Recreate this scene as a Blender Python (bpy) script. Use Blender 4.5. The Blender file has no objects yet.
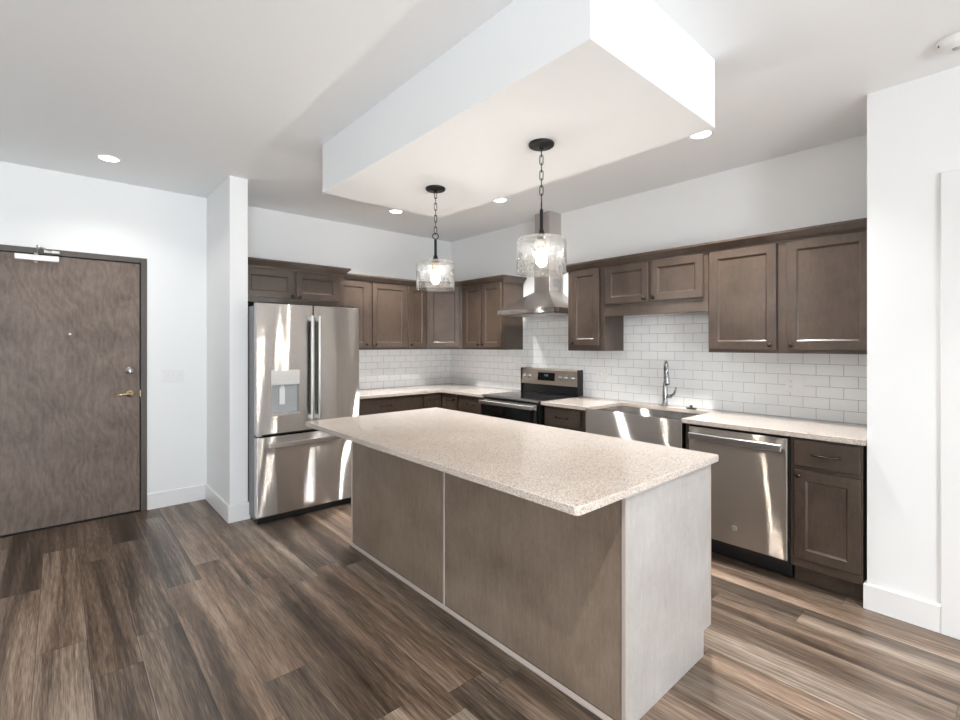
import bpy, bmesh, math, random
from mathutils import Vector, Matrix
C = bpy.context.scene
R = math.radians
PI = math.pi

# ------------------------------------------------------------------ camera
TH = R(48.497)
cam = bpy.data.objects.new('camera', bpy.data.cameras.new('camera'))
C.collection.objects.link(cam); C.camera = cam
cam.data.sensor_width = 36; cam.data.lens = 475.145 / 960 * 36
cam.data.shift_x = 0; cam.data.shift_y = (344.166 - 360) / 960
cam.data.clip_start = .02
cam.location = (0, 0, 1.4323)
cam.rotation_euler = (PI / 2, 0, TH - PI / 2)

# ------------------------------------------------------------------ view, world, daylight
C.view_settings.view_transform = 'Standard'; C.view_settings.look = 'None'
C.view_settings.gamma = 1; C.view_settings.use_curve_mapping = False
C.view_settings.exposure = 0.4
W = bpy.data.worlds.new('world'); C.world = W; W.use_nodes = True
bg = W.node_tree.nodes['Background']
bg.inputs[0].default_value = (.86, .93, 1, 1); bg.inputs[1].default_value = 0.4

def area(name, loc, rot, sx, sy, power, col=(1, 1, 1), spread=180):
    l = bpy.data.lights.new(name, 'AREA'); l.shape = 'RECTANGLE'; l.size = sx; l.size_y = sy
    l.energy = power; l.color = col; l.spread = R(spread)
    o = bpy.data.objects.new(name, l); C.collection.objects.link(o); o.location = loc; o.rotation_euler = rot
    return o
YR = -4.4       # rear wall with the living room windows
XL = -3.6       # far left wall
DAY = (.92, .962, 1)
area('sky_right', (1.75, YR - .15, 1.6), (R(90), 0, 0), 2.4, 2.2, 6, DAY)
area('sky_left', (-1.3, YR - .15, 1.6), (R(90), 0, 0), 2.4, 2.2, 10, DAY)
area('bounce_fill_right', (1.75, YR - .9, .1), (R(128), 0, 0), 2.6, 1.6, 40, DAY)  # added upward fill, stands in for bounce off sunlit ground
area('bounce_fill_left', (-1.3, YR - .9, .1), (R(128), 0, 0), 2.6, 1.6, 800, DAY)  # same added fill on the left, brightens the ceiling
area('side_fill', (XL - .15, -1.2, 1.6), (R(90), 0, R(-90)), 3.2, 2.2, 34, DAY)  # added light outside the unseen left window, lifts tile and island side
sun = bpy.data.lights.new('sun', 'SUN'); sun.energy = 4; sun.angle = R(1); sun.color = (1, .96, .9)
so = bpy.data.objects.new('sun', sun); C.collection.objects.link(so); so.rotation_euler = (R(46), 0, R(-12)); so.location = (0, YR - 4, 5)
CAN_KITCHEN, CAN_HOOD, CAN_RIGHT, CAN_ENTRY, CAN_FILL = 24, 24, 22, 3, 20 # watts of the recessed lights; the last group is added

# ------------------------------------------------------------------ materials
def mat(name):
    m = bpy.data.materials.new(name); m.use_nodes = True
    nt = m.node_tree; b = nt.nodes['Principled BSDF']
    return m, nt, b
def N(nt, t, **k):
    n = nt.nodes.new(t)
    for a, v in k.items(): setattr(n, a, v)
    return n
def L(nt, a, b): nt.links.new(a, b)
def setin(nt, sock, v):
    if hasattr(v, 'links') or isinstance(v, bpy.types.NodeSocket): nt.links.new(v, sock)
    else: sock.default_value = v
def mth(nt, op, a, b=None, c=None):
    n = N(nt, 'ShaderNodeMath', operation=op)
    for i, v in enumerate((a, b, c)):
        if v is not None: setin(nt, n.inputs[i], v)
    return n.outputs[0]
def mixc(nt, f, a, b, blend='MIX'):
    n = N(nt, 'ShaderNodeMix', data_type='RGBA', blend_type=blend)
    setin(nt, n.inputs[0], f)
    for i, v in ((6, a), (7, b)):
        if isinstance(v, (tuple, list)): n.inputs[i].default_value = (*v[:3], 1)
        else: nt.links.new(v, n.inputs[i])
    return n.outputs[2]
def ramp(nt, f, stops):
    n = N(nt, 'ShaderNodeValToRGB'); el = n.color_ramp.elements
    while len(el) < len(stops): el.new(.5)
    for e, (p, c) in zip(el, stops):
        e.position = p; e.color = (*c, 1) if isinstance(c, (tuple, list)) else (c, c, c, 1)
    nt.links.new(f, n.inputs[0]); return n.outputs[0]
def noise(nt, vec, scale, detail=2, rough=.5, dist=0):
    n = N(nt, 'ShaderNodeTexNoise'); n.inputs['Scale'].default_value = scale; n.inputs['Detail'].default_value = detail
    n.inputs['Roughness'].default_value = rough; n.inputs['Distortion'].default_value = dist
    if vec is not None: nt.links.new(vec, n.inputs['Vector'])
    return n.outputs[0]
def mapping(nt, vec, scale=(1, 1, 1), loc=(0, 0, 0)):
    n = N(nt, 'ShaderNodeMapping'); n.inputs['Scale'].default_value = scale; n.inputs['Location'].default_value = loc
    nt.links.new(vec, n.inputs[0]); return n.outputs[0]
def objvec(nt, rnd=True):
    t = N(nt, 'ShaderNodeTexCoord')
    if not rnd: return t.outputs['Object']
    oi = N(nt, 'ShaderNodeObjectInfo'); k = N(nt, 'ShaderNodeVectorMath', operation='SCALE')
    k.inputs[0].default_value = (17.3, 9.1, 5.7); L(nt, oi.outputs['Random'], k.inputs['Scale'])
    a = N(nt, 'ShaderNodeVectorMath', operation='ADD'); L(nt, t.outputs['Object'], a.inputs[0]); L(nt, k.outputs[0], a.inputs[1])
    return a.outputs[0]
def bump(nt, b, h, strength=.2, dist=.001):
    n = N(nt, 'ShaderNodeBump'); n.inputs['Strength'].default_value = strength; n.inputs['Distance'].default_value = dist
    nt.links.new(h, n.inputs['Height']); nt.links.new(n.outputs[0], b.inputs['Normal'])

def simple(name, col, rough=.5, metal=0, spec=.5, coat=0, grain=0):
    m, nt, b = mat(name)
    v = objvec(nt)
    n = noise(nt, v, 35, 3)
    c = mixc(nt, n, tuple(x * (1 - grain) for x in col), tuple(min(1, x * (1 + grain)) for x in col))
    L(nt, c, b.inputs['Base Color'])
    b.inputs['Roughness'].default_value = rough; b.inputs['Metallic'].default_value = metal
    b.inputs['Specular IOR Level'].default_value = spec; b.inputs['Coat Weight'].default_value = coat
    return m
def paint(name, col, rough=.6):
    m, nt, b = mat(name); t = N(nt, 'ShaderNodeTexCoord')
    n = noise(nt, t.outputs['Object'], 260, 2)
    b.inputs['Base Color'].default_value = (*col, 1); b.inputs['Roughness'].default_value = rough
    b.inputs['Specular IOR Level'].default_value = .3
    bump(nt, b, n, .05, .0006); return m
def wood(name, dark, light, rough=.35, scale=1.0, vert=True, streak=.35, flame=0, coat=.22):
    m, nt, b = mat(name); v = objvec(nt)
    st = (9, 9, 1.6) if vert else (1.6, 9, 9)
    blot = noise(nt, v, 5 * scale, 5, .62)
    g = noise(nt, mapping(nt, v, tuple(x * 7 * scale for x in st)), 1.0, 4, .65)
    fine = noise(nt, mapping(nt, v, tuple(x * 34 * scale for x in st)), 1.0, 2, .5)
    f = mth(nt, 'ADD', mth(nt, 'MULTIPLY', blot, 1 - streak), mth(nt, 'MULTIPLY', g, streak))
    f = mth(nt, 'ADD', f, mth(nt, 'MULTIPLY', mth(nt, 'SUBTRACT', fine, .5), .25))
    if flame:
        w = N(nt, 'ShaderNodeTexWave', wave_type='RINGS', rings_direction='Y'); w.inputs['Scale'].default_value = 3.2
        w.inputs['Distortion'].default_value = 22; w.inputs['Detail'].default_value = 3; w.inputs['Detail Scale'].default_value = 1.1
        L(nt, mapping(nt, v, (1.5, 1, .8)), w.inputs['Vector'])
        f = mth(nt, 'ADD', f, mth(nt, 'MULTIPLY', mth(nt, 'SUBTRACT', w.outputs['Fac'], .5), flame))
    c = ramp(nt, f, [(.32, dark), (.68, light)])
    L(nt, c, b.inputs['Base Color']); b.inputs['Roughness'].default_value = rough
    b.inputs['Specular IOR Level'].default_value = .45
    b.inputs['Coat Weight'].default_value = coat; b.inputs['Coat Roughness'].default_value = .28
    bump(nt, b, g, .08, .0006); return m
def steel(name, col=(.66, .64, .62), rough=.16, wave=.10, brush=.62):
    """Horizontally brushed sheet: the fine scratches tilt the surface up and down, the slightly uneven sheet bends it sideways."""
    m, nt, b = mat(name); v = objvec(nt)
    def vm(op, *a):
        n = N(nt, 'ShaderNodeVectorMath', operation=op)
        for i, q in enumerate(a):
            s_ = n.inputs['Scale'] if (op == 'SCALE' and i == 1) else n.inputs[i]
            setin(nt, s_, q)
        return n.outputs[0]
    geo = N(nt, 'ShaderNodeNewGeometry')
    lo = mth(nt, 'SUBTRACT', noise(nt, mapping(nt, v, (9, 9, .9)), 1, 1.5, .45), .5)
    side = vm('CROSS_PRODUCT', geo.outputs['Normal'], (0, 0, 1))
    up = vm('CROSS_PRODUCT', side, geo.outputs['Normal'])
    base = vm('ADD', geo.outputs['Normal'], vm('SCALE', side, mth(nt, 'MULTIPLY', lo, wave * 2)))
    nt.nodes.remove(b); acc = None; tot = 0
    for k in range(-4, 5):
        wgt = math.exp(-(k / 2.4) ** 2) + .12
        g = N(nt, 'ShaderNodeBsdfAnisotropic'); g.inputs['Color'].default_value = (*col, 1)
        g.inputs['Roughness'].default_value = rough; g.inputs['Anisotropy'].default_value = .9
        L(nt, side, g.inputs['Tangent'])
        L(nt, vm('NORMALIZE', vm('ADD', base, vm('SCALE', up, brush * k / 4))), g.inputs['Normal'])
        tot += wgt
        if acc is None: acc = g.outputs[0]
        else:
            mx = N(nt, 'ShaderNodeMixShader'); mx.inputs[0].default_value = wgt / tot
            L(nt, acc, mx.inputs[1]); L(nt, g.outputs[0], mx.inputs[2]); acc = mx.outputs[0]
    L(nt, acc, nt.nodes['Material Output'].inputs[0])
    return m

M = {}
M['wall'] = paint('white_wall_paint', (.88, .885, .89), .55)
M['ceil'] = paint('white_ceiling_paint', (.90, .91, .92), .75)
M['trim'] = simple('white_trim_gloss', (.86, .86, .86), .3)
M['wood'] = wood('brown_maple_stain', (.041, .027, .0195), (.090, .062, .046), .33)
M['wood_edge'] = wood('brown_maple_stain_side', (.044, .030, .023), (.096, .069, .053), .33)
M['carcass'] = simple('cabinet_inner_dark', (.035, .026, .021), .6)
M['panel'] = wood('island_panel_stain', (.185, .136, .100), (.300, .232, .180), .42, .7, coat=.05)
M['endpanel_daylit'] = wood('island_end_panel_daylit', (.38, .355, .34), (.52, .50, .485), .38, .9)  # paler than the island stain: daylight on this end is in the colour
M['pale_edge'] = simple('edge_banding_daylit', (.46, .40, .36), .35)  # edge banding, paled to carry the daylight on the panel edges
M['door'] = wood('door_veneer', (.105, .073, .056), (.235, .178, .146), .5, .8, flame=.09, coat=0, streak=.45)
M['frame'] = simple('bronze_door_frame', (.085, .07, .06), .45)
M['black'] = simple('black_gap', (.006, .006, .006), .5)
M['bronze'] = simple('dark_bronze_hardware', (.06, .05, .045), .22, .9)
M['blackmetal'] = simple('matte_black_metal', (.012, .012, .012), .4, .3)
M['brass'] = simple('satin_brass', (.72, .55, .34), .22, 1)
M['nickel'] = simple('satin_nickel', (.62, .61, .60), .33, 1)
M['chrome'] = simple('faucet_steel', (.42, .42, .43), .2, 1)
M['alu'] = simple('closer_aluminium', (.74, .72, .70), .35, .4)
M['steel'] = steel('brushed_stainless', (.72, .70, .68), .21, .075)
M['steel_warm'] = steel('brushed_stainless_front', (.66, .61, .56), .21, .05)
M['steel_hood'] = steel('hood_stainless', (.72, .68, .65), .22, .02, .3)
M['sink_steel'] = steel('sink_stainless', (.68, .65, .62), .21, .025)
M['fridge_side'] = simple('grey_fridge_side', (.20, .20, .205), .4, .3)
M['bisc'] = simple('backguard_steel', (.60, .53, .46), .28, .85)
M['blackglass'] = simple('black_glass', (.008, .008, .009), .06, 0, .6)
M['blackplastic'] = simple('black_plastic', (.012, .012, .013), .35)
M['plastic'] = simple('white_plastic', (.84, .84, .84), .3)
M['greyplastic'] = simple('grey_plastic', (.42, .43, .44), .3)
M['slot'] = simple('outlet_slot_dark', (.08, .08, .08), .5)
M['ring_print'] = simple('burner_ring_print', (.12, .12, .12), .2)

def quartz():
    m, nt, b = mat('speckled_quartz'); v = objvec(nt, False)
    n1 = noise(nt, v, 170, 2, .6); n2 = noise(nt, mapping(nt, v, (1, 1, 1), (7, 3, 1)), 230, 2, .6); n3 = noise(nt, v, 3, 3)
    n4 = noise(nt, mapping(nt, v, (1, 1, 1), (2, 9, 5)), 150, 2, .6)
    base = ramp(nt, n3, [(.3, (.56, .485, .425)), (.7, (.63, .55, .485))])
    c = mixc(nt, ramp(nt, n4, [(.56, 0.), (.64, 1.)]), base, (.74, .70, .66))
    c = mixc(nt, ramp(nt, n1, [(.56, 0.), (.63, 1.)]), c, (.30, .235, .20))
    c = mixc(nt, ramp(nt, n2, [(.60, 0.), (.66, 1.)]), c, (.16, .14, .13))
    L(nt, c, b.inputs['Base Color']); b.inputs['Roughness'].default_value = .13; b.inputs['Coat Weight'].default_value = .2
    return m
M['quartz'] = quartz()

def tile(name, axis, phase):
    m, nt, b = mat(name); t = N(nt, 'ShaderNodeTexCoord'); s = N(nt, 'ShaderNodeSeparateXYZ'); L(nt, t.outputs['Object'], s.inputs[0])
    cb = N(nt, 'ShaderNodeCombineXYZ'); L(nt, mth(nt, 'SUBTRACT', s.outputs[axis], phase - 20 * .1538), cb.inputs[0]); L(nt, mth(nt, 'ADD', s.outputs[2], 8 * .0762 - .914), cb.inputs[1])
    br = N(nt, 'ShaderNodeTexBrick'); L(nt, cb.outputs[0], br.inputs['Vector'])
    br.offset = .5; br.offset_frequency = 2; br.squash = 1
    for k, v in (('Scale', 1), ('Mortar Size', .0017), ('Mortar Smooth', .15), ('Bias', 0), ('Brick Width', .1538), ('Row Height', .0762)):
        br.inputs[k].default_value = v
    br.inputs['Color1'].default_value = (.86, .875, .885, 1); br.inputs['Color2'].default_value = (.885, .90, .91, 1)
    br.inputs['Mortar'].default_value = (.42, .42, .42, 1)
    L(nt, br.outputs['Color'], b.inputs['Base Color'])
    L(nt, mth(nt, 'ADD', mth(nt, 'MULTIPLY', br.outputs['Fac'], .6), .14), b.inputs['Roughness'])
    bump(nt, b, mth(nt, 'MULTIPLY', br.outputs['Fac'], -1), .5, .0015)
    return m
M['tile_sink'] = tile('subway_tile_sink_wall', 1, .760 - .5 * .1538)
M['tile_back'] = tile('subway_tile_back_wall', 0, .03)

def planks():
    m, nt, b = mat('vinyl_plank_floor'); t = N(nt, 'ShaderNodeTexCoord'); s = N(nt, 'ShaderNodeSeparateXYZ'); L(nt, t.outputs['Object'], s.inputs[0])
    PW, PL = .183, 1.42
    u = mth(nt, 'DIVIDE', mth(nt, 'ADD', s.outputs[0], .083 + 40 * PW), PW); iu = mth(nt, 'FLOOR', u); fu = mth(nt, 'FRACT', u)
    wn = N(nt, 'ShaderNodeTexWhiteNoise', noise_dimensions='1D'); L(nt, iu, wn.inputs['W'])
    w = mth(nt, 'ADD', mth(nt, 'DIVIDE', mth(nt, 'ADD', s.outputs[1], 40), PL), mth(nt, 'MULTIPLY', wn.outputs['Value'], 5)); iw = mth(nt, 'FLOOR', w); fw = mth(nt, 'FRACT', w)
    cid = N(nt, 'ShaderNodeCombineXYZ'); L(nt, iu, cid.inputs[0]); L(nt, iw, cid.inputs[1])
    pn = N(nt, 'ShaderNodeTexWhiteNoise', noise_dimensions='2D'); L(nt, cid.outputs[0], pn.inputs['Vector'])
    sc = N(nt, 'ShaderNodeSeparateColor'); L(nt, pn.outputs['Color'], sc.inputs[0])
    # per-plank shifted coordinates
    off = N(nt, 'ShaderNodeVectorMath', operation='SCALE'); L(nt, pn.outputs['Color'], off.inputs[0]); off.inputs['Scale'].default_value = 37
    ad = N(nt, 'ShaderNodeVectorMath', operation='ADD'); L(nt, t.outputs['Object'], ad.inputs[0]); L(nt, off.outputs[0], ad.inputs[1])
    v = ad.outputs[0]
    bend = noise(nt, mapping(nt, v, (3, .8, 1), (5, 1, 2)), 1, 2)
    sx = N(nt, 'ShaderNodeCombineXYZ'); L(nt, mth(nt, 'MULTIPLY', mth(nt, 'SUBTRACT', bend, .5), .06), sx.inputs[0])
    av = N(nt, 'ShaderNodeVectorMath', operation='ADD'); L(nt, v, av.inputs[0]); L(nt, sx.outputs[0], av.inputs[1]); v2 = av.outputs[0]
    streak = noise(nt, mapping(nt, v2, (10, .60, 1)), 1, 3, .5, .35)
    midg = noise(nt, mapping(nt, v2, (38, 1.7, 1)), 1, 4, .6, .4)
    grain = noise(nt, mapping(nt, v2, (110, 4, 1)), 1, 4, .65, .3)
    pore = noise(nt, mapping(nt, v, (300, 10, 1)), 1, 2, .5)
    wv = N(nt, 'ShaderNodeTexWave', wave_type='RINGS', rings_direction='Z'); wv.inputs['Scale'].default_value = 3.4; wv.inputs['Distortion'].default_value = 7
    wv.inputs['Detail'].default_value = 3; wv.inputs['Detail Scale'].default_value = .9; wv.inputs['Detail Roughness'].default_value = .55
    L(nt, mapping(nt, v2, (3.6, .5, 1)), wv.inputs['Vector'])
    wmask = ramp(nt, noise(nt, mapping(nt, v, (5, .9, 1), (9, 2, 2)), 1, 2), [(.45, 0.), (.6, 1.)])
    f = mth(nt, 'ADD', mth(nt, 'MULTIPLY', mth(nt, 'SUBTRACT', streak, .5), 1.15), .49)
    f = mth(nt, 'ADD', f, mth(nt, 'MULTIPLY', mth(nt, 'SUBTRACT', midg, .5), .22))
    f = mth(nt, 'ADD', f, mth(nt, 'MULTIPLY', mth(nt, 'SUBTRACT', grain, .5), .42))
    f = mth(nt, 'ADD', f, mth(nt, 'MULTIPLY', mth(nt, 'SUBTRACT', pore, .5), .60))
    f = mth(nt, 'ADD', f, mth(nt, 'MULTIPLY', mth(nt, 'MULTIPLY', mth(nt, 'SUBTRACT', wv.outputs['Fac'], .5), wmask), .12))
    f = mth(nt, 'ADD', f, mth(nt, 'MULTIPLY', mth(nt, 'SUBTRACT', sc.outputs[0], .5), .27))
    c = ramp(nt, f, [(.14, (.026, .019, .0145)), (.34, (.064, .048, .037)), (.50, (.126, .096, .075)), (.66, (.225, .178, .142)), (.88, (.38, .318, .265))])
    warm = mixc(nt, mth(nt, 'MULTIPLY', noise(nt, mapping(nt, v, (7, .8, 1), (3, 3, 3)), 1, 2), .75), (.95, .98, 1.0), (1.10, .97, .83))
    c = mixc(nt, 1, c, warm, 'MULTIPLY')
    e1 = mth(nt, 'LESS_THAN', mth(nt, 'MINIMUM', fu, mth(nt, 'SUBTRACT', 1, fu)), .0075)
    e2 = mth(nt, 'LESS_THAN', mth(nt, 'MINIMUM', fw, mth(nt, 'SUBTRACT', 1, fw)), .0011)
    lit = mth(nt, 'LESS_THAN', mth(nt, 'ABSOLUTE', mth(nt, 'SUBTRACT', fu, .018)), .010)  # bevel highlight painted as a pale line along one plank edge
    c = mixc(nt, mth(nt, 'MULTIPLY', lit, mth(nt, 'MULTIPLY', sc.outputs[1], .45)), c, (.36, .30, .25))
    tint = mixc(nt, sc.outputs[2], (.97, 1.0, 1.02), (1.09, .98, .90)); c = mixc(nt, 1, c, tint, 'MULTIPLY')
    seam = mth(nt, 'MAXIMUM', e1, e2)
    c = mixc(nt, mth(nt, 'MULTIPLY', seam, .6), c, (.03, .024, .02))
    L(nt, c, b.inputs['Base Color'])
    L(nt, mth(nt, 'ADD', mth(nt, 'MULTIPLY', grain, .18), .27), b.inputs['Roughness'])
    b.inputs['Specular IOR Level'].default_value = .5
    bump(nt, b, mth(nt, 'SUBTRACT', mth(nt, 'MULTIPLY', grain, .4), seam), .22, .0012)
    return m
M['floor'] = planks()

def emit(name, col, s):
    m, nt, b = mat(name); b.inputs['Base Color'].default_value = (*col, 1)
    b.inputs['Emission Color'].default_value = (*col, 1); b.inputs['Emission Strength'].default_value = s; return m
M['can'] = emit('downlight_lens', (1, .93, .84), 6)
M['bulb'] = emit('lit_bulb', (1, .93, .84), 190)
M['led'] = emit('display_digits', (.25, .45, .5), .35)

def glassy(name, seeds):
    m, nt, b = mat(name); nt.nodes.remove(b); out = nt.nodes['Material Output']
    tr = N(nt, 'ShaderNodeBsdfTransparent'); tr.inputs[0].default_value = (.97, .98, .98, 1)
    gl = N(nt, 'ShaderNodeBsdfGlossy'); gl.inputs['Roughness'].default_value = .06
    lw = N(nt, 'ShaderNodeLayerWeight'); lw.inputs['Blend'].default_value = .35
    mx = N(nt, 'ShaderNodeMixShader'); f = mth(nt, 'MULTIPLY', lw.outputs['Facing'], .75)
    if seeds:
        v = objvec(nt, False)
        vo = N(nt, 'ShaderNodeTexVoronoi'); vo.inputs['Scale'].default_value = 62; L(nt, mapping(nt, v, (1, 1, .6)), vo.inputs['Vector'])
        clump = ramp(nt, noise(nt, v, 14, 2), [(.42, 0.), (.6, 1.)])
        sd = mth(nt, 'MULTIPLY', ramp(nt, vo.outputs['Distance'], [(.24, 1.), (.38, 0.)]), clump)
        f = mth(nt, 'MAXIMUM', mth(nt, 'ADD', f, .05), mth(nt, 'MULTIPLY', sd, .85))
        bp = N(nt, 'ShaderNodeBump'); bp.inputs['Strength'].default_value = .6; bp.inputs['Distance'].default_value = .003
        L(nt, mth(nt, 'ADD', vo.outputs['Distance'], noise(nt, v, 22, 2)), bp.inputs['Height'])
        L(nt, bp.outputs[0], gl.inputs['Normal'])
    if seeds:
        df = N(nt, 'ShaderNodeBsdfTranslucent'); df.inputs[0].default_value = (.9, .9, .9, 1); m2 = N(nt, 'ShaderNodeMixShader')
        L(nt, mth(nt, 'ADD', mth(nt, 'MULTIPLY', sd, .16), .012), m2.inputs[0]); L(nt, tr.outputs[0], m2.inputs[1]); L(nt, df.outputs[0], m2.inputs[2]); base_sh = m2.outputs[0]
    else: base_sh = tr.outputs[0]
    L(nt, f, mx.inputs[0]); L(nt, base_sh, mx.inputs[1]); L(nt, gl.outputs[0], mx.inputs[2]); L(nt, mx.outputs[0], out.inputs[0])
    return m
M['glass'] = glassy('seeded_glass', True)
M['pane'] = glassy('window_pane', False)

# ------------------------------------------------------------------ mesh helpers
class MB:
    def __init__(s): s.bm = bmesh.new()
    def _merge(s, t, mtx=None):
        if mtx is not None: bmesh.ops.transform(t, matrix=mtx, verts=t.verts)
        me = bpy.data.meshes.new('tmp'); t.to_mesh(me); t.free(); s.bm.from_mesh(me); bpy.data.meshes.remove(me); return s
    def box(s, x0, x1, y0, y1, z0, z1, bev=0, seg=2, mtx=None):
        t = bmesh.new(); bmesh.ops.create_cube(t, size=1)
        bmesh.ops.transform(t, matrix=Matrix.Translation(((x0 + x1) / 2, (y0 + y1) / 2, (z0 + z1) / 2)) @ Matrix.Diagonal((abs(x1 - x0), abs(y1 - y0), abs(z1 - z0), 1)), verts=t.verts)
        if bev: bmesh.ops.bevel(t, geom=t.edges[:], offset=bev, segments=seg, affect='EDGES', profile=.5)
        return s._merge(t, mtx)
    def prism(s, pts, z0, z1, bev=0, mtx=None):
        t = bmesh.new(); a = [t.verts.new((x, y, z0)) for x, y in pts]; b_ = [t.verts.new((x, y, z1)) for x, y in pts]
        n = len(pts); t.faces.new(a[::-1]); t.faces.new(b_)
        for i in range(n): t.faces.new((a[i], a[(i + 1) % n], b_[(i + 1) % n], b_[i]))
        bmesh.ops.recalc_face_normals(t, faces=t.faces)
        if bev: bmesh.ops.bevel(t, geom=t.edges[:], offset=bev, segments=2, affect='EDGES', profile=.5)
        return s._merge(t, mtx)
    def lathe(s, prof, n=32, mtx=None, closed=True):
        t = bmesh.new(); rings = []
        for r, z in prof:
            rings.append([t.verts.new((r * math.cos(2 * PI * i / n), r * math.sin(2 * PI * i / n), z)) for i in range(n)] if r > 1e-5 else [t.verts.new((0, 0, z))])
        for a, b_ in zip(rings, rings[1:]):
            for i in range(n):
                j = (i + 1) % n
                if len(a) == 1 and len(b_) == 1: continue
                if len(a) == 1: t.faces.new((a[0], b_[j], b_[i]))
                elif len(b_) == 1: t.faces.new((a[i], a[j], b_[0]))
                else: t.faces.new((a[i], a[j], b_[j], b_[i]))
        if closed:
            if len(rings[0]) > 1: t.faces.new(rings[0][::-1])
            if len(rings[-1]) > 1: t.faces.new(rings[-1])
        bmesh.ops.recalc_face_normals(t, faces=t.faces)
        for f in t.faces: f.smooth = True
        return s._merge(t, mtx)
    def tube(s, pts, r, n=10, closed=False, ry=None):
        pts = [Vector(p) for p in pts]; t = bmesh.new(); rings = []; m = len(pts); prev = None
        rs = r if isinstance(r, (list, tuple)) else [r] * m
        for i, p in enumerate(pts):
            if closed: d = (pts[(i + 1) % m] - pts[i - 1]).normalized()
            else: d = (pts[min(i + 1, m - 1)] - pts[max(i - 1, 0)]).normalized()
            if prev is None:
                up = Vector((0, 0, 1)) if abs(d.z) < .9 else Vector((1, 0, 0)); x = d.cross(up).normalized()
            else: x = (prev - d * prev.dot(d)).normalized()
            prev = x; y = d.cross(x)
            rings.append([t.verts.new(p + x * rs[i] * math.cos(2 * PI * k / n) + y * (ry or rs[i]) * math.sin(2 * PI * k / n)) for k in range(n)])
        rng = range(m) if closed else range(m - 1)
        for i in rng:
            a, b_ = rings[i], rings[(i + 1) % m]
            for k in range(n): t.faces.new((a[k], a[(k + 1) % n], b_[(k + 1) % n], b_[k]))
        if not closed: t.faces.new(rings[0][::-1]); t.faces.new(rings[-1])
        bmesh.ops.recalc_face_normals(t, faces=t.faces)
        for f in t.faces: f.smooth = len(f.verts) == 4
        return s._merge(t)
    def faces(s, verts, fs):
        t = bmesh.new(); v = [t.verts.new(p) for p in verts]
        for f in fs: t.faces.new([v[i] for i in f])
        bmesh.ops.recalc_face_normals(t, faces=t.faces); return s._merge(t)
    def obj(s, name, m, parent=None, loc=(0, 0, 0), rz=0, label=None):
        me = bpy.data.meshes.new(name); s.bm.to_mesh(me); s.bm.free(); me.materials.append(M[m] if isinstance(m, str) else m)
        o = bpy.data.objects.new(name, me); C.collection.objects.link(o); o.parent = parent; o.location = loc; o.rotation_euler.z = rz
        if label: o['label'] = label
        return o
def thing(name, label, cat, loc=(0, 0, 0), rz=0, group=None):
    o = bpy.data.objects.new(name, None); o.empty_display_size = .1; C.collection.objects.link(o)
    o.location = loc; o.rotation_euler.z = rz; tag(o, label, cat, group); return o
def tag(o, label, cat, group=None):
    o['label'] = label; o['category'] = cat
    if group: o['group'] = group
    return o
def struct(o, label=None, cat=None):
    o['kind'] = 'structure'
    if label: o['label'] = label
    if cat: o['category'] = cat
    return o
def holed(mb, x0, x1, y0, y1, z0, z1, hx0, hx1, hz0, hz1):
    """A slab in the x-z plane with a rectangular hole."""
    mb.box(x0, hx0, y0, y1, z0, z1); mb.box(hx1, x1, y0, y1, z0, z1)
    mb.box(hx0, hx1, y0, y1, z0, hz0); mb.box(hx0, hx1, y0, y1, hz1, z1); return mb

# ------------------------------------------------------------------ setting
H = 2.787; XS = 3.897; YF = 4.986; XP = 3.281; YP = .539
SX0, SX1, SY = 1.022, 1.159, 4.186         # wall stub beside the refrigerator
struct(MB().box(XL - .12, XS + .12, YR - .12, YF + .12, -.08, 0).obj('floor', 'floor'), 'brown grey wood-look plank floor', 'floor')
ce = struct(MB().box(XL - .12, XS + .12, YR - .12, YF + .12, H, H + .1).obj('ceiling', 'ceil'), 'flat white ceiling', 'ceiling')
MB().box(1.342, 2.339, .954, 3.137, 2.463, H).obj('soffit', 'ceil', ce, label='dropped white ceiling box over the island')
# door opening in the back wall
DX0, DX1, DH = -.400, .5168, 2.122
mb = MB(); mb.box(XL - .12, DX0 - .02, YF, YF + .12, 0, H); mb.box(DX1 + .02, XS + .12, YF, YF + .12, 0, H); mb.box(DX0 - .02, DX1 + .02, YF, YF + .12, DH + .02, H)
struct(mb.obj('wall_back', 'wall'), 'white wall with the entry door', 'wall')
struct(MB().box(XS, XS + .12, YP - .2, YF, 0, H).obj('wall_right', 'wall'), 'white wall behind the sink run', 'wall')
mb = MB(); mb.box(XP, XS, YR, -.75, 0, H); mb.box(XP, XS, .19, YP, 0, H); mb.box(XP, XS, -.75, .19, 2.19, H)
mb.box(XP + .12, XS, -.75, .19, 0, 2.19)
struct(mb.obj('wall_near', 'wall'), 'white projecting wall at the end of the counter run', 'wall')
struct(MB().box(SX0, SX1, SY, YF, 0, H, .004).obj('wall_stub', 'wall'), 'short white wall stub beside the refrigerator', 'wall')
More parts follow.
